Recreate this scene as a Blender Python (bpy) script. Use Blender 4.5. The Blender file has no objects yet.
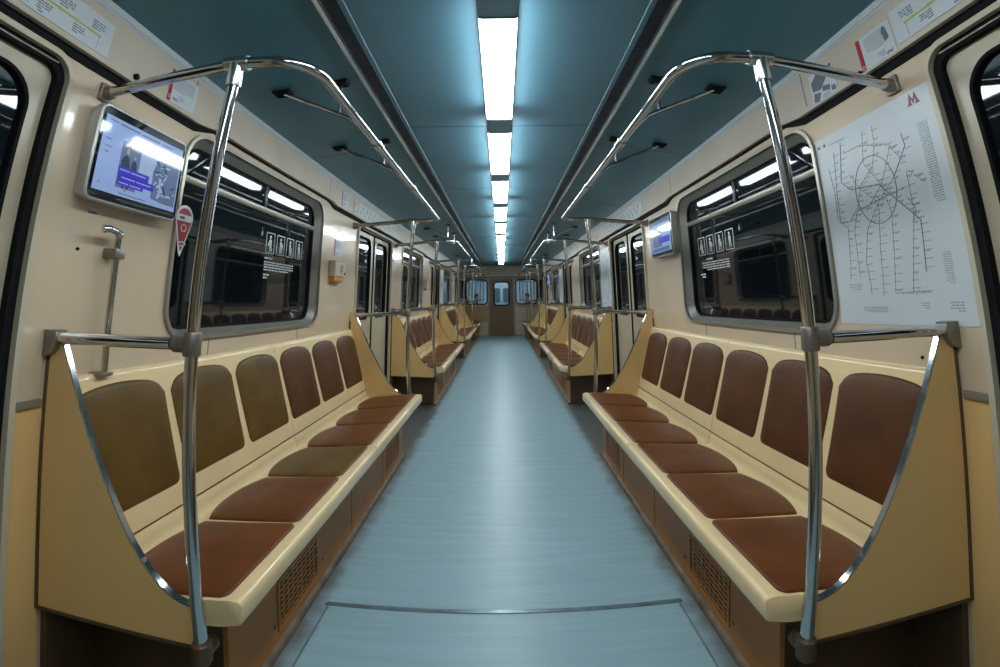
import bpy, bmesh, math, random
from mathutils import Vector, Matrix
from mathutils.geometry import tessellate_polygon
random.seed(7)
SC = bpy.context.scene
COL = SC.collection
PI = math.pi

# ------------------------------------------------------------------ materials
def new_mat(name):
    m = bpy.data.materials.new(name); m.use_nodes = True
    return m, m.node_tree, m.node_tree.nodes['Principled BSDF']

def mat(name, col, rough=.4, metal=0., vary=.06, scale=6., bump=0., bscale=60., stretch=(1, 1, 1), spec=.5, coat=0., rvary=0.):
    m, nt, b = new_mat(name)
    tc = nt.nodes.new('ShaderNodeTexCoord'); mp = nt.nodes.new('ShaderNodeMapping')
    mp.inputs['Scale'].default_value = stretch
    nt.links.new(tc.outputs['Object'], mp.inputs['Vector'])
    n = nt.nodes.new('ShaderNodeTexNoise'); n.inputs['Scale'].default_value = scale; n.inputs['Detail'].default_value = 5
    nt.links.new(mp.outputs[0], n.inputs['Vector'])
    r = nt.nodes.new('ShaderNodeValToRGB')
    r.color_ramp.elements[0].position = .3; r.color_ramp.elements[1].position = .7
    r.color_ramp.elements[0].color = (*[max(0, c * (1 - vary)) for c in col], 1)
    r.color_ramp.elements[1].color = (*[min(1, c * (1 + vary)) for c in col], 1)
    nt.links.new(n.outputs['Fac'], r.inputs['Fac']); nt.links.new(r.outputs['Color'], b.inputs['Base Color'])
    b.inputs['Roughness'].default_value = rough; b.inputs['Metallic'].default_value = metal
    b.inputs['Specular IOR Level'].default_value = spec
    if coat: b.inputs['Coat Weight'].default_value = coat; b.inputs['Coat Roughness'].default_value = .08
    if rvary:
        mr = nt.nodes.new('ShaderNodeMapRange'); mr.inputs['To Min'].default_value = rough - rvary; mr.inputs['To Max'].default_value = rough + rvary
        nt.links.new(n.outputs['Fac'], mr.inputs['Value']); nt.links.new(mr.outputs[0], b.inputs['Roughness'])
    if bump:
        n2 = nt.nodes.new('ShaderNodeTexNoise'); n2.inputs['Scale'].default_value = bscale; n2.inputs['Detail'].default_value = 4
        nt.links.new(mp.outputs[0], n2.inputs['Vector'])
        bp = nt.nodes.new('ShaderNodeBump'); bp.inputs['Strength'].default_value = bump; bp.inputs['Distance'].default_value = .004
        nt.links.new(n2.outputs['Fac'], bp.inputs['Height']); nt.links.new(bp.outputs[0], b.inputs['Normal'])
    return m

def emit(name, col, strength, gloss=False):
    m, nt, b = new_mat(name)
    b.inputs['Base Color'].default_value = (*[c * .6 for c in col], 1)
    b.inputs['Emission Color'].default_value = (*col, 1); b.inputs['Emission Strength'].default_value = strength
    b.inputs['Roughness'].default_value = .06 if gloss else .5
    return m

def clear_glass(name):
    m, nt, b = new_mat(name)
    nt.nodes.remove(b)
    t = nt.nodes.new('ShaderNodeBsdfTransparent'); t.inputs[0].default_value = (.80, .88, .92, 1)
    g = nt.nodes.new('ShaderNodeBsdfGlossy'); g.inputs['Roughness'].default_value = .02
    f = nt.nodes.new('ShaderNodeFresnel'); f.inputs['IOR'].default_value = 1.5
    mx = nt.nodes.new('ShaderNodeMixShader')
    nt.links.new(f.outputs[0], mx.inputs[0]); nt.links.new(t.outputs[0], mx.inputs[1]); nt.links.new(g.outputs[0], mx.inputs[2])
    nt.links.new(mx.outputs[0], nt.nodes['Material Output'].inputs['Surface'])
    return m

def darker_edges(m, x0=.655, x1=.765, col=(.075, .062, .05)):
    """Darker brown tone along the foot of the benches, ragged by noise."""
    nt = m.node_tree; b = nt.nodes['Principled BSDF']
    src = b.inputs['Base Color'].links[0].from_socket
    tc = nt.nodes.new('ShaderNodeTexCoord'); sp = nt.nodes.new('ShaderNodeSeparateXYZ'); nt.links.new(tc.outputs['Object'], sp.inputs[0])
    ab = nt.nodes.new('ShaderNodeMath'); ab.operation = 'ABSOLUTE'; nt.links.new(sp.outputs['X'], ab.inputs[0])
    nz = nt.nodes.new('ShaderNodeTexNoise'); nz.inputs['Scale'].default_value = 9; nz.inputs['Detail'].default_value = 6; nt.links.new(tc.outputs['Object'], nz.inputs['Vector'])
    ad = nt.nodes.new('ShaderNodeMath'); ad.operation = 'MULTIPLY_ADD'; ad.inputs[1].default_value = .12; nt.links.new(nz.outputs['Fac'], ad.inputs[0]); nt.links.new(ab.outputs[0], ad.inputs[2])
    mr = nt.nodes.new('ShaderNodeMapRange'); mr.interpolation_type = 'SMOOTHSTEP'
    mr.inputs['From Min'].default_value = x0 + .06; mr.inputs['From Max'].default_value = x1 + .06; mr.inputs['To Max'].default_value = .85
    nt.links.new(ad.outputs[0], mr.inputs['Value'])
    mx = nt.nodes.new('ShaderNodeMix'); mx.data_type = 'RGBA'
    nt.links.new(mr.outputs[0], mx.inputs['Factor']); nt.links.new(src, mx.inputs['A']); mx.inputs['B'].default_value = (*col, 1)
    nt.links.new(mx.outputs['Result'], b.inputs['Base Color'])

LIGHT = (.84, .955, 1.0)
M = dict(
    cream=mat('cream_laminate', (.625, .48, .335), .25, vary=.05, scale=2.5, stretch=(1, 1, .35), coat=.7, bump=.35, bscale=5),
    frieze=mat('cream_frieze', (.53, .455, .37), .3, vary=.07, scale=3),
    shell=mat('cream_fibreglass', (.78, .575, .31), .25, vary=.04, scale=4, coat=.3),
    panel=mat('cream_end_panel', (.76, .485, .195), .3, vary=.06, scale=3, stretch=(1, 1, .3)),
    ochre=mat('ochre_laminate', (.42, .26, .10), .35, vary=.06, scale=3),
    leather=mat('brown_leatherette', (.130, .038, .0085), .42, vary=.22, scale=7, bump=.25, bscale=220, spec=.24),
    leather2=mat('dark_brown_leatherette', (.092, .032, .010), .42, vary=.22, scale=7, bump=.25, bscale=220, spec=.24),
    olive=mat('olive_brown_leatherette', (.115, .060, .011), .42, vary=.22, scale=7, bump=.25, bscale=220, spec=.24),
    chrome=mat('polished_chrome', (.58, .58, .58), .10, 1., vary=.04, scale=9, rvary=.05),
    alu=mat('satin_aluminium', (.72, .72, .70), .24, 1., vary=.08, scale=20, stretch=(1, .1, 1)),
    frame=mat('grey_metal_frame', (.36, .34, .29), .3, .6, vary=.08, scale=8),
    reveal=mat('grey_window_lining', (.20, .185, .155), .4, .2, vary=.08, scale=8),
    pewter=mat('worn_pewter', (.27, .235, .20), .42, .7, vary=.2, scale=30),
    black=mat('black_rubber', (.010, .010, .011), .85, vary=.2, scale=20, spec=.12),
    glass=mat('dark_window_glass', (.004, .006, .008), .03, vary=.05, scale=2, spec=.62),
    kick=mat('brown_kick_board', (.46, .185, .045), .45, vary=.12, scale=5, spec=.3),
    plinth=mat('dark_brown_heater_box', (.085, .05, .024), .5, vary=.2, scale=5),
    skirt=mat('worn_brown_skirting', (.10, .07, .042), .6, vary=.5, scale=14),
    floor=mat('blue_grey_linoleum', (.265, .385, .43), .36, vary=.08, scale=4, stretch=(.5, 5, 1), bump=.02, bscale=20, rvary=.05, spec=.42),
    floorseam=mat('steel_floor_strip', (.20, .27, .30), .3, .5, vary=.2, scale=15),
    ceil=mat('grey_blue_ceiling_paint', (.085, .20, .262), .46, vary=.06, scale=2.2, spec=.8),
    ceilside=mat('dark_blue_ceiling_paint', (.065, .185, .24), .36, vary=.08, scale=2.2),
    seam=mat('ceiling_joint', (.05, .075, .085), .5, vary=.1),
    vent=mat('dark_vent_metal', (.05, .065, .085), .35, .5, vary=.15, scale=20),
    ventback=mat('vent_cavity', (.008, .010, .014), .7, vary=.1),
    housing=mat('lamp_housing', (.28, .40, .46), .4, .3, vary=.08),
    lamp=emit('lit_lamp_cover', LIGHT, 23.0),
    door=mat('cream_door_paint', (.46, .385, .27), .28, vary=.05, scale=3, stretch=(1, 1, .3)),
    enddoor=mat('brown_door_paint', (.20, .115, .045), .4, vary=.08, scale=3),
    endwall=mat('beige_end_wall', (.46, .35, .21), .35, vary=.06, scale=3),
    lightwall=mat('pale_end_wall', (.52, .45, .33), .35, vary=.05, scale=3),
    paper=mat('white_paper', (.54, .575, .60), .32, vary=.03, scale=3),
    ink=mat('dark_ink', (.12, .13, .165), .5, vary=.2),
    greyink=mat('grey_ink', (.30, .33, .37), .5, vary=.2),
    blueink=mat('pale_blue_ink', (.14, .26, .50), .5, vary=.1),
    green=mat('lime_line', (.36, .50, .08), .4, vary=.05),
    cornice=mat('pale_cornice_panel', (.78, .70, .54), .4, vary=.04, scale=3),
    nextdoor=mat('pale_blue_door_paint', (.50, .58, .62), .4, vary=.04, scale=3),
    nextglass=mat('grey_blue_door_glass', (.14, .20, .24), .08, vary=.05, scale=2),
    mould=mat('pale_blue_grey_moulding', (.50, .54, .56), .3, vary=.05),
    red=mat('red_print', (.36, .012, .020), .35, vary=.06),
    mred=mat('dark_red_print', (.20, .025, .05), .35, vary=.06),
    orange=mat('orange_ink', (.45, .25, .10), .5, vary=.1),
    white=mat('white_print', (.70, .72, .74), .35, vary=.03),
    plastic=mat('cream_plastic_box', (.50, .42, .29), .4, vary=.04),
    bezelw=mat('silver_monitor_case', (.45, .44, .42), .3, .4, vary=.05),
    screenblack=mat('black_monitor_glass', (.006, .007, .010), .05, vary=.05, spec=.6),
    scr_bg=emit('screen_pale_blue', (.34, .46, .78), .40, True),
    scr_blue=emit('screen_caption_blue', (.055, .05, .42), .6, True),
    scr_txt=emit('screen_caption_text', (.30, .33, .70), .6, True),
    scr_dark=emit('screen_dark_figure', (.03, .045, .09), .7, True),
    scr_mid=emit('screen_grey_picture', (.10, .14, .23), .7, True),
    scr_light=emit('screen_light_picture', (.30, .38, .56), .6, True),
    scr_skin=emit('screen_skin_tone', (.30, .20, .18), .8, True),
    clear=clear_glass('clear_end_window_glass'),
    bluewall=mat('next_car_blue_wall', (.56, .64, .70), .4, vary=.08, scale=3),
    skin=mat('skin', (.45, .26, .18), .5, vary=.05),
    hair=mat('black_hair', (.012, .010, .009), .5, vary=.2, scale=40),
    coat=mat('dark_coat', (.03, .03, .04), .7, vary=.2, scale=20),
    redcoat=mat('dark_red_coat', (.16, .03, .03), .7, vary=.2, scale=20),
    jeans=mat('dark_jeans', (.03, .04, .07), .8, vary=.2, scale=20),
)

darker_edges(M['floor'])  # floor colour turns darker brown toward the benches
# ------------------------------------------------------------------ mesh builder
ORG = {}
class MB:
    """Collects shapes given in right-hand world coordinates (x > 0); build() mirrors them with s = -1."""
    def __init__(self): self.bm = bmesh.new()
    def face(self, pts):
        try: self.bm.faces.new([self.bm.verts.new(p) for p in pts])
        except ValueError: pass
        return self
    def box(self, x0, x1, y0, y1, z0, z1, bev=0., seg=2):
        b = bmesh.new()
        bmesh.ops.create_cube(b, size=1)
        for v in b.verts:
            v.co = Vector((x0 + (v.co.x + .5) * (x1 - x0), y0 + (v.co.y + .5) * (y1 - y0), z0 + (v.co.z + .5) * (z1 - z0)))
        if bev: bmesh.ops.bevel(b, geom=list(b.edges), offset=bev, segments=seg, affect='EDGES', profile=.5)
        return self.merge(b)
    def merge(self, b):
        mp = {v: self.bm.verts.new(v.co) for v in b.verts}
        for f in b.faces:
            try: self.bm.faces.new([mp[v] for v in f.verts])
            except ValueError: pass
        b.free(); return self
    def loft(self, loops, cap0=True, cap1=True, closed=True):
        L = [[self.bm.verts.new(p) for p in l] for l in loops]
        n = len(L[0])
        for a, b in zip(L, L[1:]):
            for i in range(n if closed else n - 1):
                j = (i + 1) % n
                try: self.bm.faces.new((a[i], a[j], b[j], b[i]))
                except ValueError: pass
        if cap0: self.bm.faces.new(L[0][::-1])
        if cap1: self.bm.faces.new(L[-1])
        return self
    def tube(self, path, r, n=14, cap=True):
        P = [Vector(p) for p in path]; loops = []
        t = (P[1] - P[0]).normalized()
        u = t.orthogonal().normalized()
        for i, p in enumerate(P):
            if i == 0: d = P[1] - P[0]
            elif i == len(P) - 1: d = P[-1] - P[-2]
            else: d = (P[i] - P[i - 1]).normalized() + (P[i + 1] - P[i]).normalized()
            d.normalize(); u = (u - d * u.dot(d)).normalized(); w = d.cross(u)
            k = r[i] if isinstance(r, (list, tuple)) else r
            loops.append([p + (u * math.cos(2 * PI * j / n) + w * math.sin(2 * PI * j / n)) * k for j in range(n)])
        return self.loft(loops, cap, cap)
    def prism(self, outline, a0, a1, axis='x', holes=()):
        """outline and holes: 2-D lists in the plane across the axis (x: (y,z); y: (x,z); z: (x,y))."""
        def P(q, a):
            return {'x': (a, q[0], q[1]), 'y': (q[0], a, q[1]), 'z': (q[0], q[1], a)}[axis]
        rings = [list(outline)] + [list(h) for h in holes]
        va = [[self.bm.verts.new(P(q, a0)) for q in r] for r in rings]
        vb = [[self.bm.verts.new(P(q, a1)) for q in r] for r in rings]
        for ra, rb in zip(va, vb):
            for i in range(len(ra)):
                j = (i + 1) % len(ra)
                self.bm.faces.new((ra[i], ra[j], rb[j], rb[i]))
        fa = [v for r in va for v in r]; fb = [v for r in vb for v in r]
        for t in tessellate_polygon([[Vector((q[0], q[1], 0)) for q in r] for r in rings]):
            for f in (fa, fb):
                try: self.bm.faces.new([f[k] for k in t])
                except ValueError: pass
        return self
    def ball(self, c, r, n=12):
        b = bmesh.new(); bmesh.ops.create_uvsphere(b, u_segments=n * 2, v_segments=n, radius=1)
        rr = r if isinstance(r, (list, tuple)) else (r, r, r)
        for v in b.verts: v.co = Vector((c[0] + v.co.x * rr[0], c[1] + v.co.y * rr[1], c[2] + v.co.z * rr[2]))
        return self.merge(b)
    def build(self, name, material, parent=None, s=1, angle=35, loc=None):
        bm = self.bm
        if s < 0:
            for v in bm.verts: v.co.x = -v.co.x
        org = Vector(ORG.get(parent.name, (0, 0, 0))) if parent is not None else Vector(loc or (0, 0, 0))
        for v in bm.verts: v.co -= org
        bmesh.ops.recalc_face_normals(bm, faces=list(bm.faces))
        me = bpy.data.meshes.new(name); bm.to_mesh(me); bm.free()
        me.materials.append(material)
        for p in me.polygons: p.use_smooth = True
        me.set_sharp_from_angle(angle=math.radians(angle))
        o = bpy.data.objects.new(name, me); COL.objects.link(o)
        if parent is not None:
            o.parent = parent; ORG[o.name] = tuple(org)
        else:
            o.location = org; ORG[o.name] = tuple(org)
        return o

def empty(name, loc):
    o = bpy.data.objects.new(name, None); COL.objects.link(o); o.location = loc; o.empty_display_size = .1
    ORG[o.name] = tuple(loc); return o
def tag(o, label, cat, group=None):
    o['label'] = label; o['category'] = cat
    if group: o['group'] = group
    return o
def struct(o): o['kind'] = 'structure'; return o
def copy_tree(o, parent=None, dy=0.):
    c = o.copy(); COL.objects.link(c)
    if parent is not None: c.parent = parent
    else: c.location = Vector(o.location) + Vector((0, dy, 0))
    ORG[c.name] = tuple(Vector(ORG[o.name]) + Vector((0, dy, 0)))
    for ch in list(o.children): copy_tree(ch, c, dy)
    return c
def rrect(y0, y1, z0, z1, r, n=7):
    """Rounded rectangle outline, counter-clockwise. r: one radius or (bottom, top)."""
    rb, rt = r if isinstance(r, tuple) else (r, r)
    out = []
    for cy, cz, a, q in ((y1 - rb, z0 + rb, -PI / 2, rb), (y1 - rt, z1 - rt, 0, rt), (y0 + rt, z1 - rt, PI / 2, rt), (y0 + rb, z0 + rb, PI, rb)):
        if q <= 0: out.append((cy, cz)); continue
        for i in range(n + 1):
            t = a + PI / 2 * i / n
            out.append((cy + q * math.cos(t), cz + q * math.sin(t)))
    return out
def arc_pts(c, r, a0, a1, n=8):
    return [(c[0] + r * math.cos(a0 + (a1 - a0) * i / n), c[1] + r * math.sin(a0 + (a1 - a0) * i / n)) for i in range(n + 1)]

# ------------------------------------------------------------------ layout (metres)
W = 1.26            # inner half width at the wall
PER = 4.085         # distance from one doorway to the next
YN, YF = 1.064, 3.72   # end panels of the first bench
DC, DH = .3425, .6175  # doorway centre and half width
YB, YE = -2.6, 14.655   # ends of the carriage that are built
ZC = 2.211
NB = 3
SIDE = {1: 'right', -1: 'left'}

# ------------------------------------------------------------------ floor
struct(MB().box(-W - .04, W + .04, YB - .05, YE + .02, -.06, 0).build('floor', M['floor']))
struct(MB().box(-.70, .70, 1.778, 1.80, -.004, .0035, .001).build('trim_1', M['floorseam']))
for k, s in ((2, 1), (3, -1)):
    struct(MB().box(.680, .688, YB, 1.79, -.004, .003, .001).build('trim_%d' % k, M['floorseam'], s=s))

# ------------------------------------------------------------------ ceiling
struct(MB().box(-.556, .556, YB - .05, YE + .02, ZC, ZC + .04).build('ceiling', M['ceil']))
for k, s in ((1, 1), (2, -1)):
    b = MB()
    prof = [(.612, 2.190), (.64, 2.1915), (.80, 2.176), (1.0, 2.148), (1.15, 2.124), (1.275, 2.103), (1.275, 2.14), (.80, 2.21), (.612, 2.23)]
    b.prism(prof, YB - .05, YE + .02, 'y')
    struct(b.build('ceiling', M['ceilside'], s=s))
    # strip that carries the grilles
    b = MB().prism([(.552, 2.2125), (.612, 2.203), (.612, 2.235), (.552, 2.235)], YB - .05, YE, 'y')
    struct(b.build('trim_%d' % (60 + k), M['ventback'], s=s))
    b = MB().prism([(.606, 2.204), (.608, 2.186), (.622, 2.182), (.630, 2.187), (.630, 2.205)], YB - .05, YE, 'y')
    struct(b.build('trim_%d' % (3 + k), M['alu'], s=s))
    b = MB().prism([(.530, 2.2115), (.532, 2.2075), (.553, 2.2075), (.555, 2.2125)], YB - .05, YE, 'y')
    struct(b.build('trim_%d' % (5 + k), M['ceil'], s=s))
    # joints between the ceiling sheets
    b = MB()
    y = 2.70 - 3.4
    while y < YE:
        b.prism([(.64, 2.1908), (.80, 2.1752), (1.0, 2.1472), (1.15, 2.1232), (1.262, 2.1045), (1.262, 2.108), (1.0, 2.15), (.80, 2.178), (.64, 2.193)], y, y + .007, 'y')
        y += 1.70
    struct(b.build('trim_%d' % (62 + k), M['seam'], s=s))
b = MB(); y = 2.415 - 1.54 * 2
while y < YE:
    b.box(-.53, .53, y, y + .007, ZC - .0012, ZC + .002); y += 1.54
struct(b.build('trim_66', M['seam']))

# ventilation grilles along both sides of the middle sheet
for s in (1, -1):
    g = empty('ventilation_grille', (s * .585, 6.0, 2.2))
    tag(g, 'long dark ventilation grille strip along the ceiling, %s of the lamp row' % SIDE[s], 'vent', 'ceiling ventilation grilles')
    y = 1.561 - .497 * 6
    while y < YE - .1:
        b = MB()
        y1 = min(y + .497, YE - .005)
        for i in range(7):
            t = (i + .5) / 7
            x = .556 + .050 * t; z = 2.2105 - .0085 * t
            b.box(x - .0016, x + .0016, y + .012, y1 - .004, z - .004, z + .001)
        b.prism([(.555, 2.2125), (.555, 2.208), (.606, 2.199), (.606, 2.204)], y, y + .012, 'y')
        b.build('grille_panel', M['vent'], g, s)
        y += .497

# ceiling lamps
ORD = ['first', 'second', 'third', 'fourth', 'fifth', 'sixth', 'seventh', 'eighth', 'ninth', 'tenth', 'eleventh', 'twelfth', 'thirteenth']
lamps = []
for k in range(-1, 11):
    y0 = 1.2547 + 1.059 * k; y1 = y0 + .873
    if k == -1:
        root = empty('ceiling_lamp', (0, y0, ZC))
        pr = rrect(-.066, .066, 2.136, 2.212, (.014, .002), 4)
        MB().prism([(x, z) for x, z in pr], y0, y1, 'y').build('diffuser', M['lamp'], root)
        for q in (-1, 1): MB().box(min(q * .0655, q * .069), max(q * .0655, q * .069), y0, y1, 2.178, 2.2125).build('side_rim', M['housing'], root)
        MB().prism(rrect(-.0685, .0685, 2.1235, 2.2135, (.014, .002), 4), y0 - .006, y0 + .001, 'y').build('end_cap', M['housing'], root)
        pr = rrect(-.0675, .0675, 2.1285, 2.2135, (.012, .002), 4)
        MB().prism(pr, y1, y1 + .186, 'y').build('end_housing', M['housing'], root)
        first = root
    else:
        root = copy_tree(first, dy=1.059 * (k + 1))
    lamps.append(root)
    tag(root, 'ceiling lamp directly overhead, only its dark end housing in view' if k == -1 else
        '%s lit white ceiling lamp of the centre row counted from the camera' % ORD[k], 'lamp', 'ceiling lamps in the centre row')

for k, w_ in enumerate(('second',)):
    tag(copy_tree(first, dy=-1.059 * (k + 1)), 'lit white ceiling lamp overhead behind the camera', 'lamp', 'ceiling lamps in the centre row')

# ------------------------------------------------------------------ side walls
WIN = [(1.53 + PER * k, 3.02 + PER * k) for k in range(NB)]
WZ0, WZ1 = 1.035, 1.885
DTOP = 1.866
def frieze_low(y):
    """Lower edge of the frieze: a little higher over the windows than over the doorways."""
    q = (y - DC) % PER
    q = min(q, PER - q)
    t = max(0., min(1., (q - 1.22) / .13)); t = t * t * (3 - 2 * t)
    return 1.904 + .018 * t
ys = []
y = YB
while y < YE: ys.append(y); y += .065
ys.append(YE)
n_trim = 8
for s in (1, -1):
    # wall sheet with window holes and doorways cut out of its lower edge
    out = [(YB, 2.11), (YB, 0)]
    for k in range(NB + 1):
        c = DC + PER * k; a, e = c - DH, c + DH; r = .075
        out += [(a, 0)] + [(a + r - r * math.cos(t), DTOP - r + r * math.sin(t)) for t in [PI / 2 * i / 7 for i in range(8)]]
        out += [(e - r + r * math.sin(t), DTOP - r + r * math.cos(t)) for t in [PI / 2 * i / 7 for i in range(8)]] + [(e, 0)]
    out += [(YE, 0), (YE, 2.11)]
    holes = [rrect(a + .012, e - .012, WZ0 + .012, WZ1 - .012, .12) for a, e in WIN]
    struct(MB().prism(out, W, W + .03, 'x', holes).build('wall_%s' % SIDE[s], M['cream'], s=s))
    # frieze under the ceiling, its bright lower lip and the dark gap below it
    low = [(y, frieze_low(y)) for y in ys]
    struct(MB().prism(low + [(YE, 2.078), (YB, 2.078)], 1.238, W + .004, 'x').build('trim_%d' % n_trim, M['frieze'], s=s)); n_trim += 1
    struct(MB().prism([(y, z - .001) for y, z in low] + [(y, z + .008) for y, z in reversed(low)], 1.231, 1.245, 'x').build('trim_%d' % n_trim, M['frieze'], s=s)); n_trim += 1
    def gap(z): return .029 - .018 * (z - 1.904) / .018
    struct(MB().prism([(y, z - gap(z)) for y, z in low] + [(y, z + .004) for y, z in reversed(low)], 1.2535, W + .004, 'x').build('trim_%d' % n_trim, M['black'], s=s)); n_trim += 1
    struct(MB().prism([(1.2325, 2.084), (1.2315, 2.092), (1.2345, 2.098), (1.2345, 2.112), (W + .004, 2.112), (W + .004, 2.074), (1.2355, 2.074), (1.2365, 2.082)], YB, YE, 'y').build('trim_%d' % n_trim, M['mould'], s=s)); n_trim += 1
    b = MB()
    for k in range(NB + 1):
        for q in (1.5, 3.05): b.box(1.2372, 1.24, q + PER * k - .002, q + PER * k + .002, 1.93, 2.074)
    struct(b.build('trim_%d' % n_trim, M['seam'], s=s)); n_trim += 1
    # metal batten low on the wall beside each doorway
    b = MB()
    for k in range(NB + 1):
        for q in (DC + DH + .012, DC - DH - .082):
            b.box(1.2485, W + .002, q + PER * k, q + PER * k + .075, .893, .914, .003)
    struct(b.build('trim_%d' % n_trim, M['frame'], s=s)); n_trim += 1
    b = MB()   # lower wall sheets beside the doorways
    for k in range(NB + 1):
        for q in (DC + DH + .007, DC - DH - .105): b.box(1.2582, W + .002, q + PER * k, q + PER * k + .098, .004, .892)
    struct(b.build('trim_%d' % n_trim, M['panel'], s=s)); n_trim += 1
    b = MB()   # joints between the wall sheets under the windows
    for a, e in WIN:
        for q in (a + .30, e - .30): b.box(1.2588, W + .002, q, q + .004, .955, WZ0 + .006)
    struct(b.build('trim_%d' % n_trim, M['seam'], s=s)); n_trim += 1

# ------------------------------------------------------------------ side windows
wn = 1
for s in (1, -1):
    for k, (a, e) in enumerate(WIN):
        if k == 0:
            w0 = root = empty('window_%d' % wn, (s * W, (a + e) / 2, 1.45)); struct(root)
            o1 = rrect(a, e, WZ0, WZ1, .13, 9); o2 = rrect(a + .015, e - .015, WZ0 + .015, WZ1 - .015, .117, 9)
            MB().prism(o1, 1.247, 1.275, 'x', [o2]).build('window_frame', M['frame'], root, s)
            o3 = rrect(a + .013, e - .013, WZ0 + .013, WZ1 - .013, .119, 9); o4 = rrect(a + .052, e - .052, WZ0 + .040, WZ1 - .05, .10, 9)
            b = MB(); b.loft([[(1.262, y, z) for y, z in o3], [(1.300, y, z) for y, z in o4], [(1.312, y, z) for y, z in o4]], False, False)
            b.build('window_reveal', M['reveal'], root, s)
            o5 = rrect(a + .066, e - .066, WZ0 + .052, WZ1 - .062, .09, 9)
            MB().prism(o4, 1.300, 1.316, 'x', [o5]).build('window_gasket', M['black'], root, s)
            o6 = rrect(a + .05, e - .05, WZ0 + .04, WZ1 - .05, .095, 9)
            MB().prism(o6, 1.312, 1.320, 'x').build('window_pane', M['glass'], root, s)
            o7 = [(y, z) for y, z in rrect(a + .06, e - .06, 1.692, WZ1 - .056, (0, .09), 9)]
            b = MB(); b.loft([[(1.3115 - (z - 1.69) * .062 + d, y, z) for y, z in o7] for d in (0, .004)])
            b.build('vent_pane', M['glass'], root, s)
            MB().prism([(1.297, 1.676), (1.295, 1.680), (1.295, 1.700), (1.298, 1.704), (1.314, 1.704), (1.314, 1.674), (1.299, 1.674)], a + .045, e - .045, 'y').build('transom', M['frame'], root, s)
            m_ = (a + e) / 2 + .02
            MB().box(1.300, 1.313, m_ - .014, m_ + .014, 1.705, WZ1 - .055, .002).build('mullion', M['vent'], root, s)
        else:
            root = copy_tree(w0, dy=PER * k); root.name = 'window_%d' % wn
        wn += 1

# ------------------------------------------------------------------ sliding doors in the side walls
dn = 1
for s in (1, -1):
    for k in range(NB + 1):
        if k == 0:
            d0 = root = empty('door_%d' % dn, (s * W, DC, 0)); struct(root)
            a, e = DC - DH, DC + DH
            def arch(i, r):   # open at the floor
                y0, y1, zt = a + i, e - i, DTOP - i
                return [(y0, 0)] + [(y0 + r - r * math.cos(t), zt - r + r * math.sin(t)) for t in [PI / 2 * j / 9 for j in range(10)]] + \
                       [(y1 - r + r * math.sin(t), zt - r + r * math.cos(t)) for t in [PI / 2 * j / 9 for j in range(10)]] + [(y1, 0)]
            def ring(i0, i1, r0, r1): return arch(i0, r0) + arch(i1, r1)[::-1]
            MB().prism(ring(-.006, .011, .081, .064), 1.243, 1.276, 'x').build('door_frame', M['lightwall'], root, s)
            MB().prism(ring(.010, .036, .065, .042), 1.264, 1.335, 'x').build('door_gasket', M['black'], root, s)
            MB().box(1.255, 1.300, a + .05, e - .05, 1.836, 1.842, .002).build('door_rail', M['pewter'], root, s)
            for q in (-1, 1):
                y0, y1 = sorted((DC + q * .005, DC + q * .598))
                wy0, wy1 = sorted((DC + q * .088, DC + q * .535))
                hole = rrect(wy0, wy1, 1.02, 1.785, .10, 9)
                lf = MB().prism([(y0, .015), (y1, .015), (y1, 1.832), (y0, 1.832)], 1.288, 1.318, 'x', [hole]).build('door_leaf', M['door'], root, s)
                h2 = rrect(wy0 + .009, wy1 - .009, 1.029, 1.776, .092, 9)
                MB().prism(rrect(wy0 - .002, wy1 + .002, 1.018, 1.787, .102, 9), 1.286, 1.30, 'x', [h2]).build('leaf_gasket', M['black'], lf, s)
                MB().prism(rrect(wy0, wy1, 1.02, 1.785, .10, 9), 1.302, 1.310, 'x').build('leaf_pane', M['glass'], lf, s)
                yb = DC + q * .008
                MB().box(1.280, 1.30, yb - .008, yb + .008, .02, 1.83, .003).build('leaf_edge', M['black'], lf, s)
        else:
            root = copy_tree(d0, dy=PER * k); root.name = 'door_%d' % dn
        dn += 1

# ------------------------------------------------------------------ benches
PITCH, CY0 = .436, 1.086
def inset(poly, d):
    n = len(poly); cx = sum(p[0] for p in poly) / n; cy = sum(p[1] for p in poly) / n
    out = []
    for x, y in poly:
        vx, vy = cx - x, cy - y; L = math.hypot(vx, vy) or 1
        out.append((x + vx / L * d, y + vy / L * d))
    return out
def seat_outline(c):
    """Seen from above: straight front with rounded corners, sides, arched rear edge."""
    h = .2115; x0 = .688; xs = 1.030; r = .026
    pts = [(x0 + r - r * math.cos(t), c - h + r - r * math.sin(t)) for t in [PI / 2 * i / 6 for i in range(7)]]
    pts += [(xs - .02, c - h + .004)]
    for i in range(15):
        t = -1 + 2 * i / 14
        pts.append((xs + .048 * (1 - abs(t) ** 2.2), c + t * (h - .004)))
    pts += [(xs - .02, c + h - .004)]
    pts += [(x0 + r - r * math.sin(t), c + h - r + r * math.cos(t)) for t in [PI / 2 * i / 6 for i in range(7)]]
    return pts
def back_outline(c):
    """In the plane of the backrest: (y, t) with t from 0 at the bottom to 1 at the top edge, in metres."""
    hb, ht, H, r = .198, .200, .384, .028
    pts = [(c - hb + r - r * math.sin(t), r - r * math.cos(t)) for t in [PI / 2 * i / 6 for i in range(7)]]
    for i in range(17):
        t = -1 + 2 * i / 16
        pts.append((c + t * ht, H - .026 * t * t - .036 * abs(t) ** 9))
    pts += [(c + hb - r + r * math.cos(t), r - r * math.sin(t)) for t in [PI / 2 * i / 6 for i in range(7)]]
    return pts
BB, BT = Vector((1.130, 0, .556)), Vector((1.2270, 0, .922))
BD = (BT - BB).normalized(); BNRM = Vector((-BD.z, 0, BD.x))
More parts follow.
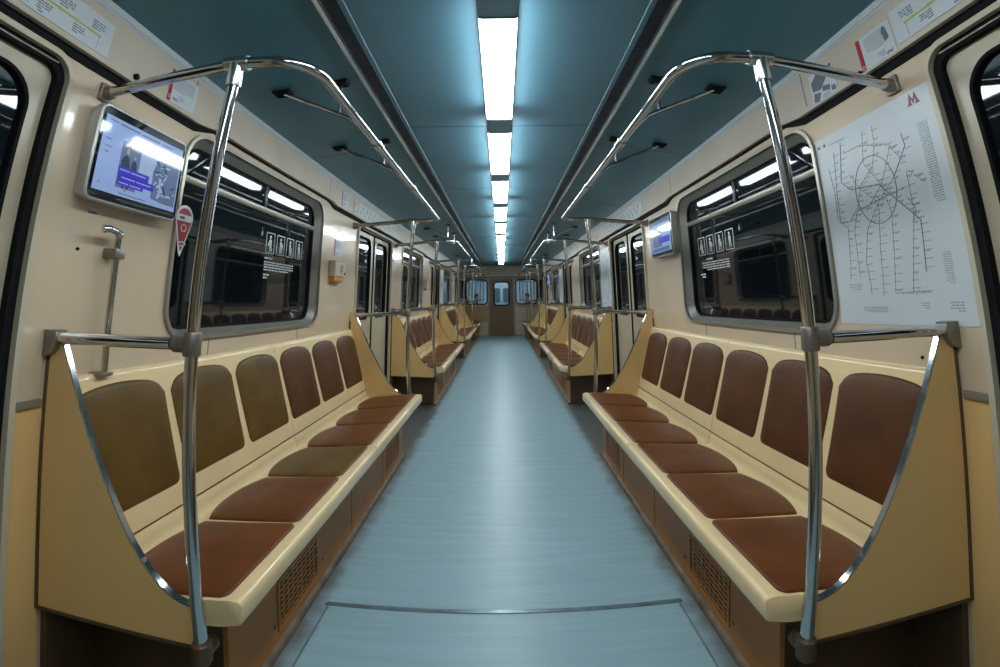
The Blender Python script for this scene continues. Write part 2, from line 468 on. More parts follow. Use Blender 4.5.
def make_seat_cushion(c, m, root, s):
    ol = seat_outline(c); b = MB()
    lay = [(0, .450), (0, .4595), (.0025, .4625), (.007, .4642), (.016, .4655), (.05, .4675), (.14, .469)]
    b.loft([[(x, y, z - .096 * (x - .69)) for x, y in inset(ol, d)] for d, z in lay])
    return b.build('seat_cushion', m, root, s, 50)
def make_back_cushion(c, m, root, s):
    ol = back_outline(c); b = MB()
    lay = [(0, -.006), (0, .007), (.003, .011), (.008, .0135), (.018, .0155), (.05, .0185), (.13, .021)]
    def P(y, t, h):
        q = BB + BD * t + BNRM * h; return (q.x, y, q.z)
    b.loft([[P(y, t, h) for y, t in inset(ol, d)] for d, h in lay])
    return b.build('back_cushion', m, root, s, 50)
CURVE = [(1.215, 1.085), (1.165, .985), (1.107, .865), (1.05, .755), (1.01, .685), (.978, .630), (.945, .578), (.915, .538), (.885, .505), (.855, .477), (.825, .458), (.795, .446), (.757, .438)]
def end_panel(y0, y1, root, s, out):
    poly = [(1.2575, .345), (1.2575, 1.10), (1.222, 1.10)] + CURVE + [(.757, .334)]
    p = MB().prism(poly, y0, y1, 'y').build('end_panel', M['panel'], root, s)
    # polished edge strip
    off = []
    for i, (x, z) in enumerate(CURVE):
        a = CURVE[max(0, i - 1)]; c = CURVE[min(len(CURVE) - 1, i + 1)]
        dx, dz = c[0] - a[0], c[1] - a[1]; L = math.hypot(dx, dz); off.append((x + dz / L * .006, z - dx / L * .006))
    MB().prism(CURVE + off[::-1], y0 - .001, y1 + .001, 'y').build('edge_trim', M['chrome'], p, s)
    MB().prism([(1.258, .345), (.757, .334), (.757, .342), (1.258, .353)], y0 - .003, y1 + .003, 'y').build('bottom_edge', M['plinth'], p, s)
    MB().box(1.248, 1.2580, y0 - .004, y1 + .004, .345, 1.03, .002).build('rear_edge', M['plinth'], p, s)
    return p
def kick_board(y0, y1, vents, root, s):
    r = .05
    out = [(y0, .012), (y1, .012), (y1, .36)] + [(y1 - r + r * math.cos(t), .385 - r + r * math.sin(t)) for t in [PI / 2 * i / 6 for i in range(7)]] + \
          [(y0 + r - r * math.sin(t), .385 - r + r * math.cos(t)) for t in [PI / 2 * i / 6 for i in range(7)]]
    holes = [rrect(a, e, .055, .235, .008, 3) for a, e in vents]
    k = MB().prism(out, .770, .786, 'x', holes).build('kick_board', M['kick'], root, s)
    for a, e in vents:
        b = MB()
        rows = 9; cols = 9
        for i in range(rows + 1):
            z = .057 + .176 * i / rows; b.box(.7675, .774, a, e, z - .0045, z + .0045)
        for j in range(cols + 1):
            y = a + (e - a) * j / cols; b.box(.768, .774, y - .005, y + .005, .055, .235)
        b.prism(rrect(a - .004, e + .004, .051, .239, .01, 3), .7655, .772, 'x', [rrect(a + .008, e - .008, .063, .227, .006, 3)])
        b.build('heater_grille', M['kick'], k, s)
    for y in (y0 + .035, vents[0][0] - .03, vents[0][1] + .06, y1 - .06):
        for z in (.09, .33): MB().ball((.7705, y, z), (.003, .007, .007), 6).build('screw', M['plinth'], k, s)
    y = vents[0][1] + .46
    while y < y1 - .2:
        MB().box(.7685, .772, y - .0025, y + .0025, .014, .384).build('board_joint', M['plinth'], k, s); y += .62
    return k
def make_bench(s, ns=6, far=True, tones=None):
    root = empty('bench', (s * 1.0, YN, 0))
    ye = CY0 + PITCH * ns
    end_panel(1.060, 1.074, root, s, -1)
    if far: end_panel(ye + .006, ye + .020, root, s, 1)
    prof = [(.660, .394), (.650, .396), (.644, .401), (.641, .409), (.640, .444), (.643, .452), (.650, .4575), (.660, .4595), (.676, .4595), (.69, .457), (1.072, .4205), (1.083, .4225), (1.090, .431), (1.0945, .449), (1.0985, .468), (1.104, .4775), (1.120, .480), (1.122, .455), (1.10, .405), (.80, .375), (.70, .385)]
    bprof = [(1.113, .485), (1.1015, .490), (1.1045, .506), (1.2305, .948), (1.2350, .958), (1.243, .9625), (1.259, .9625), (1.259, .485)]
    cuts = [0, 3, 6] if ns == 6 else [0, 3]
    for a, e in zip(cuts, cuts[1:]):
        y0 = CY0 + PITCH * a + (.002 if a else -.004); y1 = CY0 + PITCH * e - .002
        sh = MB()
        cap = .010
        loops = []
        cx = sum(p[0] for p in prof) / len(prof); cz = sum(p[1] for p in prof) / len(prof)
        def shrink(d): return [(x + (cx - x) / max(.05, math.hypot(cx - x, cz - z)) * d, z + (cz - z) / max(.05, math.hypot(cx - x, cz - z)) * d) for x, z in prof]
        for yy, d in ((y0, .004), (y0 + .0015, .0012), (y0 + .004, 0), (y1 - .004, 0), (y1 - .0015, .0012), (y1, .004)):
            loops.append([(x, yy, z) for x, z in shrink(d)])
        sh.loft(loops).build('seat_shell', M['shell'], root, s, 40)
        MB().prism(bprof, y0, y1, 'y').build('back_shell', M['shell'], root, s, 40)
    MB().box(1.112, 1.250, CY0, ye - .002, .470, .4875).build('joint_strip', M['plinth'], root, s)
    MB().box(1.238, 1.2575, YN + .012, 1.236, .003, .344).build('recess_shade_plate', M['plinth'], root, s)  # added dark plate standing in for the shade of the recess under the bench
    tones = tones or {}
    for i in range(ns):
        c = CY0 + PITCH * (i + .5)
        make_seat_cushion(c, tones.get(('s', i), M['leather']), root, s)
        make_back_cushion(c, tones.get(('b', i), M['leather2']), root, s)
    v = [(1.53, 1.885), (ye - .62, ye - .27)] if ns == 6 else [(1.53, 1.885)]
    kick_board(1.222, ye - (.13 if far else 0), v, root, s)
    MB().box(.775, 1.255, 1.232, ye - (.14 if far else 0), .003, .40, .004).build('heater_box', M['plinth'], root, s)
    b = MB().prism([(.748, .0015), (.751, .010), (.762, .020), (.772, .022), (.772, .0015)], 1.20, ye - (.11 if far else 0), 'y')
    b.build('skirting', M['skirt'], root, s)
    return root
PLACE = ['nearest', 'second', 'third', 'end']
BL = {(-1, 0): 'cream six-seat bench with brown cushions nearest the camera on the left, below the monitor',
      (1, 0): 'cream six-seat bench with brown cushions nearest the camera on the right, below the white map',
      (-1, 1): 'second cream six-seat bench along the left wall, past the first doorway',
      (1, 1): 'second cream six-seat bench along the right wall, past the first doorway',
      (-1, 2): 'third cream six-seat bench from the camera along the left wall',
      (1, 2): 'third cream six-seat bench from the camera along the right wall'}
for s in (-1, 1):
    tn = {('b', 0): M['olive'], ('b', 1): M['olive'], ('b', 2): M['olive'], ('s', 2): M['olive']} if s < 0 else {}
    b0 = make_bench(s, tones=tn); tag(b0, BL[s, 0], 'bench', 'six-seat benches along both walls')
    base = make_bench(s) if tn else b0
    for k in (1, 2):
        if tn and k == 1:
            c = base; c.location.y += PER
            def shift(o):
                ORG[o.name] = tuple(Vector(ORG[o.name]) + Vector((0, PER, 0)))
                for ch in o.children: shift(ch)
            shift(c)
        else: c = copy_tree(base, dy=PER * k if not tn else PER * (k - 1))
        tag(c, BL[s, k], 'bench', 'six-seat benches along both walls')
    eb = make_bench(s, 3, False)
    eb.location.y += PER * 3
    tag(eb, 'short three-seat bench against the far end wall on the %s' % SIDE[s], 'bench', 'short end benches')

# ------------------------------------------------------------------ handrails: two poles, overhead rail, arm bars, struts
XP, ZT, RT = .752, 1.874, .0165
def xpole(z):
    """The poles bow slightly toward the wall at arm height."""
    return .740 + .030 * math.sin(max(0., min(1., (z - .33) / 1.54)) ** .9 * PI) + .008 * (z - .33) / 1.54
def make_handrail(s, far=True, yend=None):
    root = empty('handrail', (s * XP, YN, 0))
    yp = 1.060
    ends = [(yp, 1)] + ([(YF + .010, -1)] if far else [])
    def bend(y, d):
        """from the wall to the start of the long run; d = +1 heads to larger y"""
        R = .13; xr = .525
        p = [(1.252, y + .035 * d, 1.826), (1.0, y + .017 * d, 1.851), (XP, y, ZT), (xr + R + .02, y, ZT)]
        p += [(xr + R - R * math.sin(t), y + d * (R - R * math.cos(t)), ZT) for t in [PI / 2 * i / 9 for i in range(10)]]
        return p
    path = bend(yp, 1)
    if far: path += bend(YF + .010, -1)[::-1]
    else: path += [(.525, yend - .004, ZT)]
    MB().tube(path, RT).build('overhead_rail', M['chrome'], root, s)
    for y, d in ends:
        MB().tube([(xpole(.335 + (ZT - .339) * i / 14), y, .335 + (ZT - .339) * i / 14) for i in range(15)], .0165, 16).build('pole', M['chrome'], root, s)
        b = MB().tube([(XP, y, ZT - .075), (XP, y, ZT - .068), (XP, y, ZT - .006)], [.0215, .0228, .0228], 16)
        b.tube([(XP - .036, y, ZT), (XP + .036, y, ZT - .003)], .0225, 16)
        b.build('pole_top_joint', M['alu'], root, s)
        xm = xpole(1.10)
        b = MB().tube([(xm, y, 1.070), (xm, y, 1.073), (xm, y, 1.127), (xm, y, 1.13)], [.0205, .0225, .0225, .0205], 16)
        b.tube([(xm + .01, y, 1.10), (xm + .050, y, 1.0985), (xm + .053, y, 1.0985)], [.0225, .0225, .0195], 16)
        b.build('arm_joint', M['pewter'], root, s)
        MB().tube([(xm + .06, y, 1.098), (1.222, y, 1.080)], .0165, 16).build('arm_bar', M['chrome'], root, s)
        yo = y
        corner = [(1.259, 1.101), (1.218, 1.102), (1.214, 1.098), (1.213, 1.068), (1.215, 1.056), (1.222, 1.044), (1.232, 1.035), (1.245, 1.030), (1.259, 1.029)]
        MB().prism(corner, yo - .019, yo + .019 , 'y').build('corner_bracket', M['pewter'], root, s)
        b = MB().tube([(.740, y, .300), (.740, y, .304), (.740, y, .352), (.740, y, .356)], [.022, .025, .025, .021], 16)
        b.tube([(.742, y + d * .006, .322), (.742, y + d * .05, .322)], .020, 12)
        b.build('pole_foot', M['plinth'], root, s)
        yw = y + .035 * d
        b = MB().box(1.246, 1.2605, yw - .027, yw + .027, 1.798, 1.856, .005)
        b.tube([(1.248, yw, 1.826), (1.222, yw, 1.829), (1.219, yw, 1.829)], [.023, .021, .018], 14)
        b.build('wall_flange', M['pewter'], root, s)
    for y in (1.78, 2.56) if far else (1.55,):
        MB().tube([(.525, y - .03, ZT), (.525, y - .026, ZT), (.525, y + .026, ZT), (.525, y + .03, ZT)], [.019, .022, .022, .019], 14).build('rail_sleeve', M['chrome'], root, s)
        st = MB().tube([(.530, y, ZT + .012), (.66, y, 2.000), (.985, y, 2.131)], .0095, 10)
        st.tube([(.715, y, 2.022), (.715, y, 2.172)], .0085, 10)
        st = st.build('strut', M['chrome'], root, s)
        for x0, x1, z in ((.955, 1.045, 2.1365), (.685, 1.0 - .255, 2.178)):
            q = MB(); zz = z
            q.prism([(x0, zz + .008), (x1, zz - .002), (x1 - .012, zz - .014), (x0 + .006, zz - .010)], y - .026, y + .026, 'y')
            q.build('ceiling_mount', M['black'], st, s)
    return root
HL = ['chrome handrail with two poles at the %s bench nearest the camera',
      'chrome handrail with two poles at the second bench along the %s wall',
      'chrome handrail with two poles at the third bench along the %s wall']
for s in (-1, 1):
    h = make_handrail(s); tag(h, HL[0] % SIDE[s], 'handrail', 'bench handrails')
    for k in (1, 2):
        c = copy_tree(h, dy=PER * k); tag(c, HL[k] % SIDE[s], 'handrail', 'bench handrails')
    e = make_handrail(s, False, YE - PER * 3)
    e.location.y += PER * 3
    tag(e, 'chrome handrail with one pole at the short %s bench by the end wall' % SIDE[s], 'handrail', 'bench handrails')

# ------------------------------------------------------------------ end wall with gangway door and two windows
def end_wall(y0, y1, name, full=True):
    holes = [rrect(-1.15, -.462, .985, 1.775, .11), rrect(.462, 1.15, .985, 1.775, .11)]
    out = [(-1.30, 2.24), (-1.30, 0), (-.40, 0)] + [(-.40 + .09 - .09 * math.cos(t), 1.80 - .09 + .09 * math.sin(t)) for t in [PI / 2 * i / 7 for i in range(8)]] + \
          [(.40 - .09 + .09 * math.sin(t), 1.80 - .09 + .09 * math.cos(t)) for t in [PI / 2 * i / 7 for i in range(8)]] + [(.40, 0), (1.30, 0), (1.30, 2.24)]
    return struct(MB().prism(out, y0, y1, 'y', holes).build(name, M['endwall']))
end_wall(YE, YE + .04, 'wall_far')
struct(MB().prism([(y, z) for y, z in [(YE - .05, 2.215), (YE - .03, 1.90), (YE - .045, 1.885), (YE - .045, 1.862), (YE + .002, 1.855), (YE + .002, 2.215)]], -W, W, 'x').build('trim_%d' % n_trim, M['cornice'])); n_trim += 1
struct(MB().box(-W, W, YE - .047, YE, 1.846, 1.860).build('trim_%d' % n_trim, M['black'])); n_trim += 1
for x0, x1 in ((-W, -.44), (.44, W)):
    struct(MB().box(x0, x1, YE - .012, YE + .002, .895, .925, .002).build('trim_%d' % n_trim, M['pewter'])); n_trim += 1
    struct(MB().box(x0, x1, YE - .006, YE + .002, .02, .43 if x0 < 0 else .893).build('trim_%d' % n_trim, M['lightwall'])); n_trim += 1
struct(MB().box(-W, -.44, YE - .007, YE + .002, .44, .89).build('trim_%d' % n_trim, M['ochre'])); n_trim += 1
struct(MB().box(.44, W, YE - .009, YE, .455, .470).build('trim_%d' % n_trim, M['pewter'])); n_trim += 1
for s in (1, -1):
    root = struct(empty('window_%d' % wn, (s * .8, YE, 1.38))); wn += 1
    a = rrect(.45, 1.162, .973, 1.787, .12); b_ = rrect(.485, 1.127, 1.008, 1.752, .09)
    MB().prism(a, YE - .012, YE + .03, 'y', [b_]).build('window_gasket', M['black'], root, s)
    MB().prism(rrect(.47, 1.142, .993, 1.767, .10), YE + .010, YE + .016, 'y').build('window_pane', M['clear'], root, s)
root = struct(empty('door_%d' % dn, (0, YE, 0))); dn += 1
def earch(i, r, zt=1.80, hw=.40):
    y0, y1, z = -hw + i, hw - i, zt - i
    return [(y0, 0)] + [(y0 + r - r * math.cos(t), z - r + r * math.sin(t)) for t in [PI / 2 * j / 9 for j in range(10)]] + \
           [(y1 - r + r * math.sin(t), z - r + r * math.cos(t)) for t in [PI / 2 * j / 9 for j in range(10)]] + [(y1, 0)]
MB().prism(earch(-.035, .12) + earch(.012, .085)[::-1], YE - .02, YE + .02, 'y').build('door_frame', M['pewter'], root)
wh = rrect(-.25, .25, .95, 1.70, .10)
lf = MB().prism(earch(.012, .085)[0:1] + earch(.012, .085)[1:], YE - .002, YE + .03, 'y', [wh]).build('door_leaf', M['enddoor'], root)
MB().prism(rrect(-.265, .265, .935, 1.715, .115), YE - .012, YE + .032, 'y', [rrect(-.225, .225, .975, 1.675, .085)]).build('leaf_gasket', M['black'], lf)
MB().prism(wh, YE + .010, YE + .016, 'y').build('leaf_pane', M['clear'], lf)
b = MB().tube([(-.33, YE - .003, .90), (-.33, YE - .045, .90)], .012, 10); b.tube([(-.335, YE - .045, .90), (-.24, YE - .045, .90)], .011, 10)
b.build('door_handle', M['chrome'], lf)
# wall behind the photographer
struct(MB().box(-W - .04, W + .04, YB - .05, YB, 0, 2.24).build('wall_back', M['endwall']))

# ------------------------------------------------------------------ flat prints and small fittings on the walls
def quad(b, x, y0, y1, z0, z1, d=.0006): b.box(x - d, x + d * .2, y0, y1, z0, z1)
def text_rows(b, x, y0, y1, z0, z1, rows, rng, fill=.6, cov=.9):
    """Rows of small irregular strokes, standing for print too fine to read."""
    H = (z1 - z0) / rows
    for r in range(rows):
        z = z1 - H * (r + .5); y = y0; stop = y0 + (y1 - y0) * (cov if r < rows - 1 else cov * rng.uniform(.4, .9))
        while y < stop - .002:
            w = min(stop - y, rng.uniform(.5, 2.2) * H * 1.4)
            quad(b, x, y, y + w, z - H * fill / 2, z + H * fill / 2); y += w + H * .45
def ribbon(b, x, pts, w):
    for (y0, z0), (y1, z1) in zip(pts, pts[1:]):
        d = Vector((y1 - y0, z1 - z0)); L = d.length
        if L < 1e-6: continue
        d /= L; n = Vector((-d.y, d.x)) * w / 2; e = d * w * .25
        q = [(y0 - e.x + n.x, z0 - e.y + n.y), (y0 - e.x - n.x, z0 - e.y - n.y), (y1 + e.x - n.x, z1 + e.y - n.y), (y1 + e.x + n.x, z1 + e.y + n.y)]
        b.prism(q, x - .0006, x + .0002, 'x')

# --- large network map posters
ML = {
 'ink': [[(.252, .074), (.189, .274), (.261, .328), (.506, .35), (.755, .554), (.732, .774)], [(.748, .16), (.756, .22), (.638, .332)]],
 'greyink': [[(.638, .332), (.474, .429), (.348, .546), (.297, .693), (.307, .805), (.305, .861)], [(.547, .067), (.539, .153), (.486, .251), (.355, .325), (.234, .538), (.228, .671), (.226, .767)],
   [(.462, .068), (.415, .223), (.518, .344), (.562, .489), (.528, .681), (.496, .858), (.719, .854)], [(.095, .181), (.11, .312), (.098, .469), (.182, .515), (.14, .776)],
   [(.725, .333), (.721, .501), (.667, .685), (.624, .856)], [(.274, .248), (.348, .342), (.474, .429), (.429, .642), (.403, .869)], [(.729, .325), (.829, .402)], [(.653, .188), (.533, .346), (.367, .455)]],
 'blueink': [[(.173, .107), (.128, .334), (.119, .48), (.206, .488), (.265, .446), (.504, .414), (.694, .398)]],
 'orange': [[(.255, .134), (.402, .13), (.638, .186), (.719, .282)], [(.70, .56), (.74, .50), (.69, .44)]]}
def map_poster(s, label):
    y0, y1, z0, z1 = .975, 1.525, 1.085, 1.785
    rng = random.Random(3)
    root = MB().box(1.2575, 1.2606, y0, y1, z0, z1).build('map_poster', M['paper'], s=s, loc=(s * W, (y0 + y1) / 2, z0))
    tag(root, label, 'poster', 'network map posters')
    X = 1.2572
    P = lambda u, v: (y1 - u * (y1 - y0), z1 - v * (z1 - z0))
    stations = MB()
    lettering = MB()
    for key, lines in ML.items():
        b = MB()
        for ln in lines: ribbon(b, X, [P(*q) for q in ln], .0026 if key == 'ink' else .0017)
        if key == 'ink':
            ring = [(.469 + .165 * math.cos(t), .365 + .165 * 1.0 * math.sin(t)) for t in [2 * PI * i / 48 for i in range(49)]]
            ribbon(b, X, [P(*q) for q in ring], .0026)
        b.build({'ink': 'dark_route_lines', 'greyink': 'grey_route_lines', 'blueink': 'blue_route_line', 'orange': 'orange_route_line'}[key], M[key], root, s)
        for ln in lines:
            for (u0, v0), (u1, v1) in zip(ln, ln[1:]):
                n = max(1, int(math.hypot(u1 - u0, v1 - v0) / .034))
                for i in range(n):
                    t = (i + .5) / n; y, z = P(u0 + (u1 - u0) * t, v0 + (v1 - v0) * t)
                    quad(stations, X - .0003, y - .003, y + .003, z - .0014, z + .0014)
                    w = rng.uniform(.010, .026); h = .0015
                    quad(lettering, X, y - .006 - w, y - .006, z - h, z + h)
                    if rng.random() < .35: quad(lettering, X, y - .006 - w * .7, y - .006, z - h * 3.6, z - h * 1.8)
    for u0, u1, v0, v1, rows in ((.86, .935, .15, .50, 34), (.845, .90, .70, .83, 14), (.20, .42, .915, .945, 4), (.10, .22, .80, .835, 3), (.66, .72, .90, .93, 3), (.84, .93, .90, .945, 4), (.12, .30, .052, .066, 2)):
        a, c = P(u0, v0), P(u1, v1)
        text_rows(lettering, X, c[0], a[0], c[1], a[1], rows, rng, .45)
    stations.build('station_marks', M['ink'], root, s); lettering.build('lettering', M['greyink'], root, s)
    b = MB()   # the big M at the upper corner
    cu, cv, hw, hh = .885, .040, .045, .027
    mp = [(-1, 1), (-.78, .62), (-.42, -1), (0, .18), (.42, -1), (.78, .62), (1, 1), (.25, 1), (.25, .72), (.40, .62), (.26, -.05), (.0, 1.0), (-.26, -.05), (-.40, .62), (-.25, .72), (-.25, 1)]
    b.prism([P(cu + hw * q[0], cv + hh * q[1]) for q in mp], X - .0008, X + .0002, 'x')
    b.build('big_letter_m', M['mred'], root, s)
    b = MB()
    for u in (.035, .095): b.prism([P(u + .015 * q[0], .045 + .009 * q[1]) for q in mp], X - .0008, X + .0002, 'x')
    b.build('small_symbols', M['mred'], root, s)
    return root
mp0 = map_poster(1, 'large white network map poster on the right wall nearest the camera')
c = copy_tree(mp0, dy=PER); tag(c, 'white network map poster beside the second bench along the right wall', 'poster', 'network map posters')
c = copy_tree(mp0, dy=PER * 2); tag(c, 'white network map poster beside the third bench along the right wall', 'poster', 'network map posters')
ml = map_poster(-1, 'white network map poster beside the third bench along the left wall')
ml.location.y += PER * 2

# --- line diagrams above the doorways
def line_map(s):
    y0, y1, z0, z1 = DC - .70, (1.045 if s < 0 else 1.012), 1.925, 2.040
    rng = random.Random(11 + s)
    root = MB().box(1.2355, 1.2385, y0, y1, z0, z1).build('line_diagram', M['paper'], s=s, loc=(s * 1.237, DC, z0))
    X = 1.2352; zl = z0 + .058 - (.0 if s < 0 else .0)
    zl = z0 + .052
    b = MB(); ribbon(b, X, [(y0 + .02, zl), (y1 - .045, zl)], .006)
    N = 22; ps = [y0 + .04 + i * (y1 - y0 - .12) / (N - 1) for i in range(N)]
    for y in ps: quad(b, X, y - .002, y + .002, zl - .0065, zl + .0065)
    b.build('green_line', M['green'], root, s)
    b = MB()
    for i, y in enumerate(ps):
        if i % 2: text_rows(b, X, y - .006, y + .050, zl + .010, zl + .042, 4, rng, .42)
        else: text_rows(b, X, y - .006, y + .046, zl - .040, zl - .010, 4, rng, .42)
        if i % 4 == 1: quad(b, X, y + .030, y + .0308, zl - .044, zl + .002)
    b.build('lettering', M['ink'], root, s)
    b = MB()
    for i in range(6):
        y = y0 + .09 + i * .21; quad(b, X, y, y + .016, z0 + .006, z0 + .011)
    b.build('blue_marks', M['blueink'], root, s)
    return root
WH = ['above the doorway nearest the camera', 'above the second doorway', 'above the third doorway', 'above the last doorway']
for s in (-1, 1):
    l0 = line_map(s)
    for k in range(NB + 1):
        o = l0 if k == 0 else copy_tree(l0, dy=PER * k)
        tag(o, 'white line diagram with green line, %s frieze %s' % (SIDE[s], WH[k]), 'line diagram', 'line diagrams above the doors')

# --- red-edged notices on the frieze
def notice(s, y0, y1, z0, z1, red_at, art=False, x=1.2385, rows=8):
    rng = random.Random(5)
    root = MB().box(x - .002, x + .0006, y0, y1, z0, z1).build('notice', M['paper'], s=s, loc=(s * x, y0, z0))
    X = x - .0023; H = z1 - z0; wd = y1 - y0
    rw = min(.018, wd * .14)
    r0, r1 = (y0, y0 + rw) if red_at == 0 else (y1 - rw, y1)
    b = MB(); quad(b, X, r0, r1, z0, z1); b.build('red_band', M['red'], root, s)
    a, e = (r1 + .01, y1 - .01) if red_at == 0 else (y0 + .01, r0 - .01)
    b = MB(); text_rows(b, X, a + (.03 if art else 0), e, z0 + H * .42, z1 - H * .1, rows, rng, .5)
    text_rows(b, X, a + .035, a + .07, z0 + H * .12, z0 + H * .30, 3, rng, .5)
    b.build('lettering', M['greyink'], root, s)
    b = MB(); cx = (r0 + r1) / 2
    ribbon(b, X - .0003, [(cx + .005 * math.cos(t), z0 + .018 + .007 * math.sin(t)) for t in [2 * PI * i / 10 for i in range(11)]], .002); b.build('white_mark', M['white'], root, s)
    b = MB()
    sg = [(a + .004, z0 + .022), (a + .008, z0 + .012), (a + .012, z0 + .020), (a + .016, z0 + .013), (a + .020, z0 + .022), (a + .026, z0 + .013), (a + .030, z0 + .020)]
    ribbon(b, X, sg, .0025); b.build('red_signature', M['mred'], root, s)
    if art:
        b = MB(); b.prism([(a + .004, z0 + H * .52), (a + .024, z0 + H * .45), (a + .030, z0 + H * .75), (a + .022, z0 + H * .90), (a + .010, z0 + H * .84)], X - .0006, X, 'x')
        b.build('dark_drawing', M['ink'], root, s)
    return root
n0 = notice(-1, 1.345, 1.512, 1.922, 2.048, 0)
tag(n0, 'white notice with red left edge on the left frieze above the monitor', 'notice', 'red-edged notices')
# on the left the red edge lies toward the camera
n1 = notice(1, 1.022, 1.178, 1.908, 2.030, 1, art=True)
tag(n1, 'white notice with red edge and dark drawing on the right frieze above the map', 'notice', 'red-edged notices')
n2 = notice(-1, 3.30, 3.46, 1.925, 2.045, 0); tag(n2, 'small red-edged notice on the left frieze before the second doorway', 'notice', 'red-edged notices')
n3 = notice(-1, 3.58, 3.68, 1.92, 2.045, 0); tag(n3, 'narrow notice with red edge touching the line diagram above the second left doorway', 'notice', 'red-edged notices')
n4 = notice(-1, 3.275, 3.42, 1.535, 1.66, 0, x=1.2595); tag(n4, 'small red-edged notice on the left wall above the intercom box', 'notice', 'red-edged notices')

# --- illustrated leaflet on the right frieze
root = MB().box(1.2360, 1.2392, 1.31, 1.455, 1.905, 2.035).build('leaflet', M['paper'], s=1, loc=(1.237, 1.38, 1.905))
tag(root, 'leaflet with dark blue illustration on the right frieze behind the rail', 'leaflet')
b = MB(); X = 1.2358
for pts in ([(1.445, 2.0), (1.445, 1.965), (1.40, 1.955), (1.36, 1.985), (1.335, 2.03), (1.40, 2.03)], [(1.44, 1.955), (1.40, 1.945), (1.42, 1.915), (1.448, 1.92)], [(1.39, 1.945), (1.35, 1.935), (1.345, 1.955), (1.385, 1.965)], [(1.335, 1.975), (1.318, 1.965), (1.318, 2.03), (1.33, 2.03)], [(1.34, 1.925), (1.318, 1.922), (1.318, 1.942), (1.34, 1.945)]):
    b.prism(pts, X - .0006, X + .0003, 'x')
b.build('dark_illustration', M['ink'], root)
b = MB(); text_rows(b, X, 1.35, 1.40, 1.912, 1.932, 3, random.Random(2), .5); b.build('lettering', M['greyink'], root)

# --- round locks on the frieze
for s, y, z in ((-1, 1.18, 1.928), (1, 1.190, 1.914)):
    o = MB().tube([(1.240, y, z), (1.228, y, z), (1.224, y, z)], [.011, .011, .006], 14).build('panel_lock', M['black'], s=s, loc=(s * 1.234, y, z))
    tag(o, 'small round black lock on the %s frieze near the camera' % SIDE[s], 'lock', 'frieze panel locks')
    MB().tube([(1.229, y, z), (1.2225, y, z)], [.004, .003], 8).build('key_pin', M['chrome'], o, s)

# --- loudspeaker holes in the left frieze
b = MB()
for r, n in ((0, 1), (.011, 6), (.022, 11), (.033, 16)):
    for i in range(n):
        t = 2 * PI * i / n
        b.tube([(1.2372, 2.27 + r * math.cos(t), 2.0 + r * math.sin(t)), (1.2392, 2.27 + r * math.cos(t), 2.0 + r * math.sin(t))], .0022, 6)
o = b.build('loudspeaker_holes', M['greyink'], s=-1, loc=(-1.238, 2.27, 2.0))
tag(o, 'round pattern of grey loudspeaker holes on the left frieze above the nearest window', 'loudspeaker')

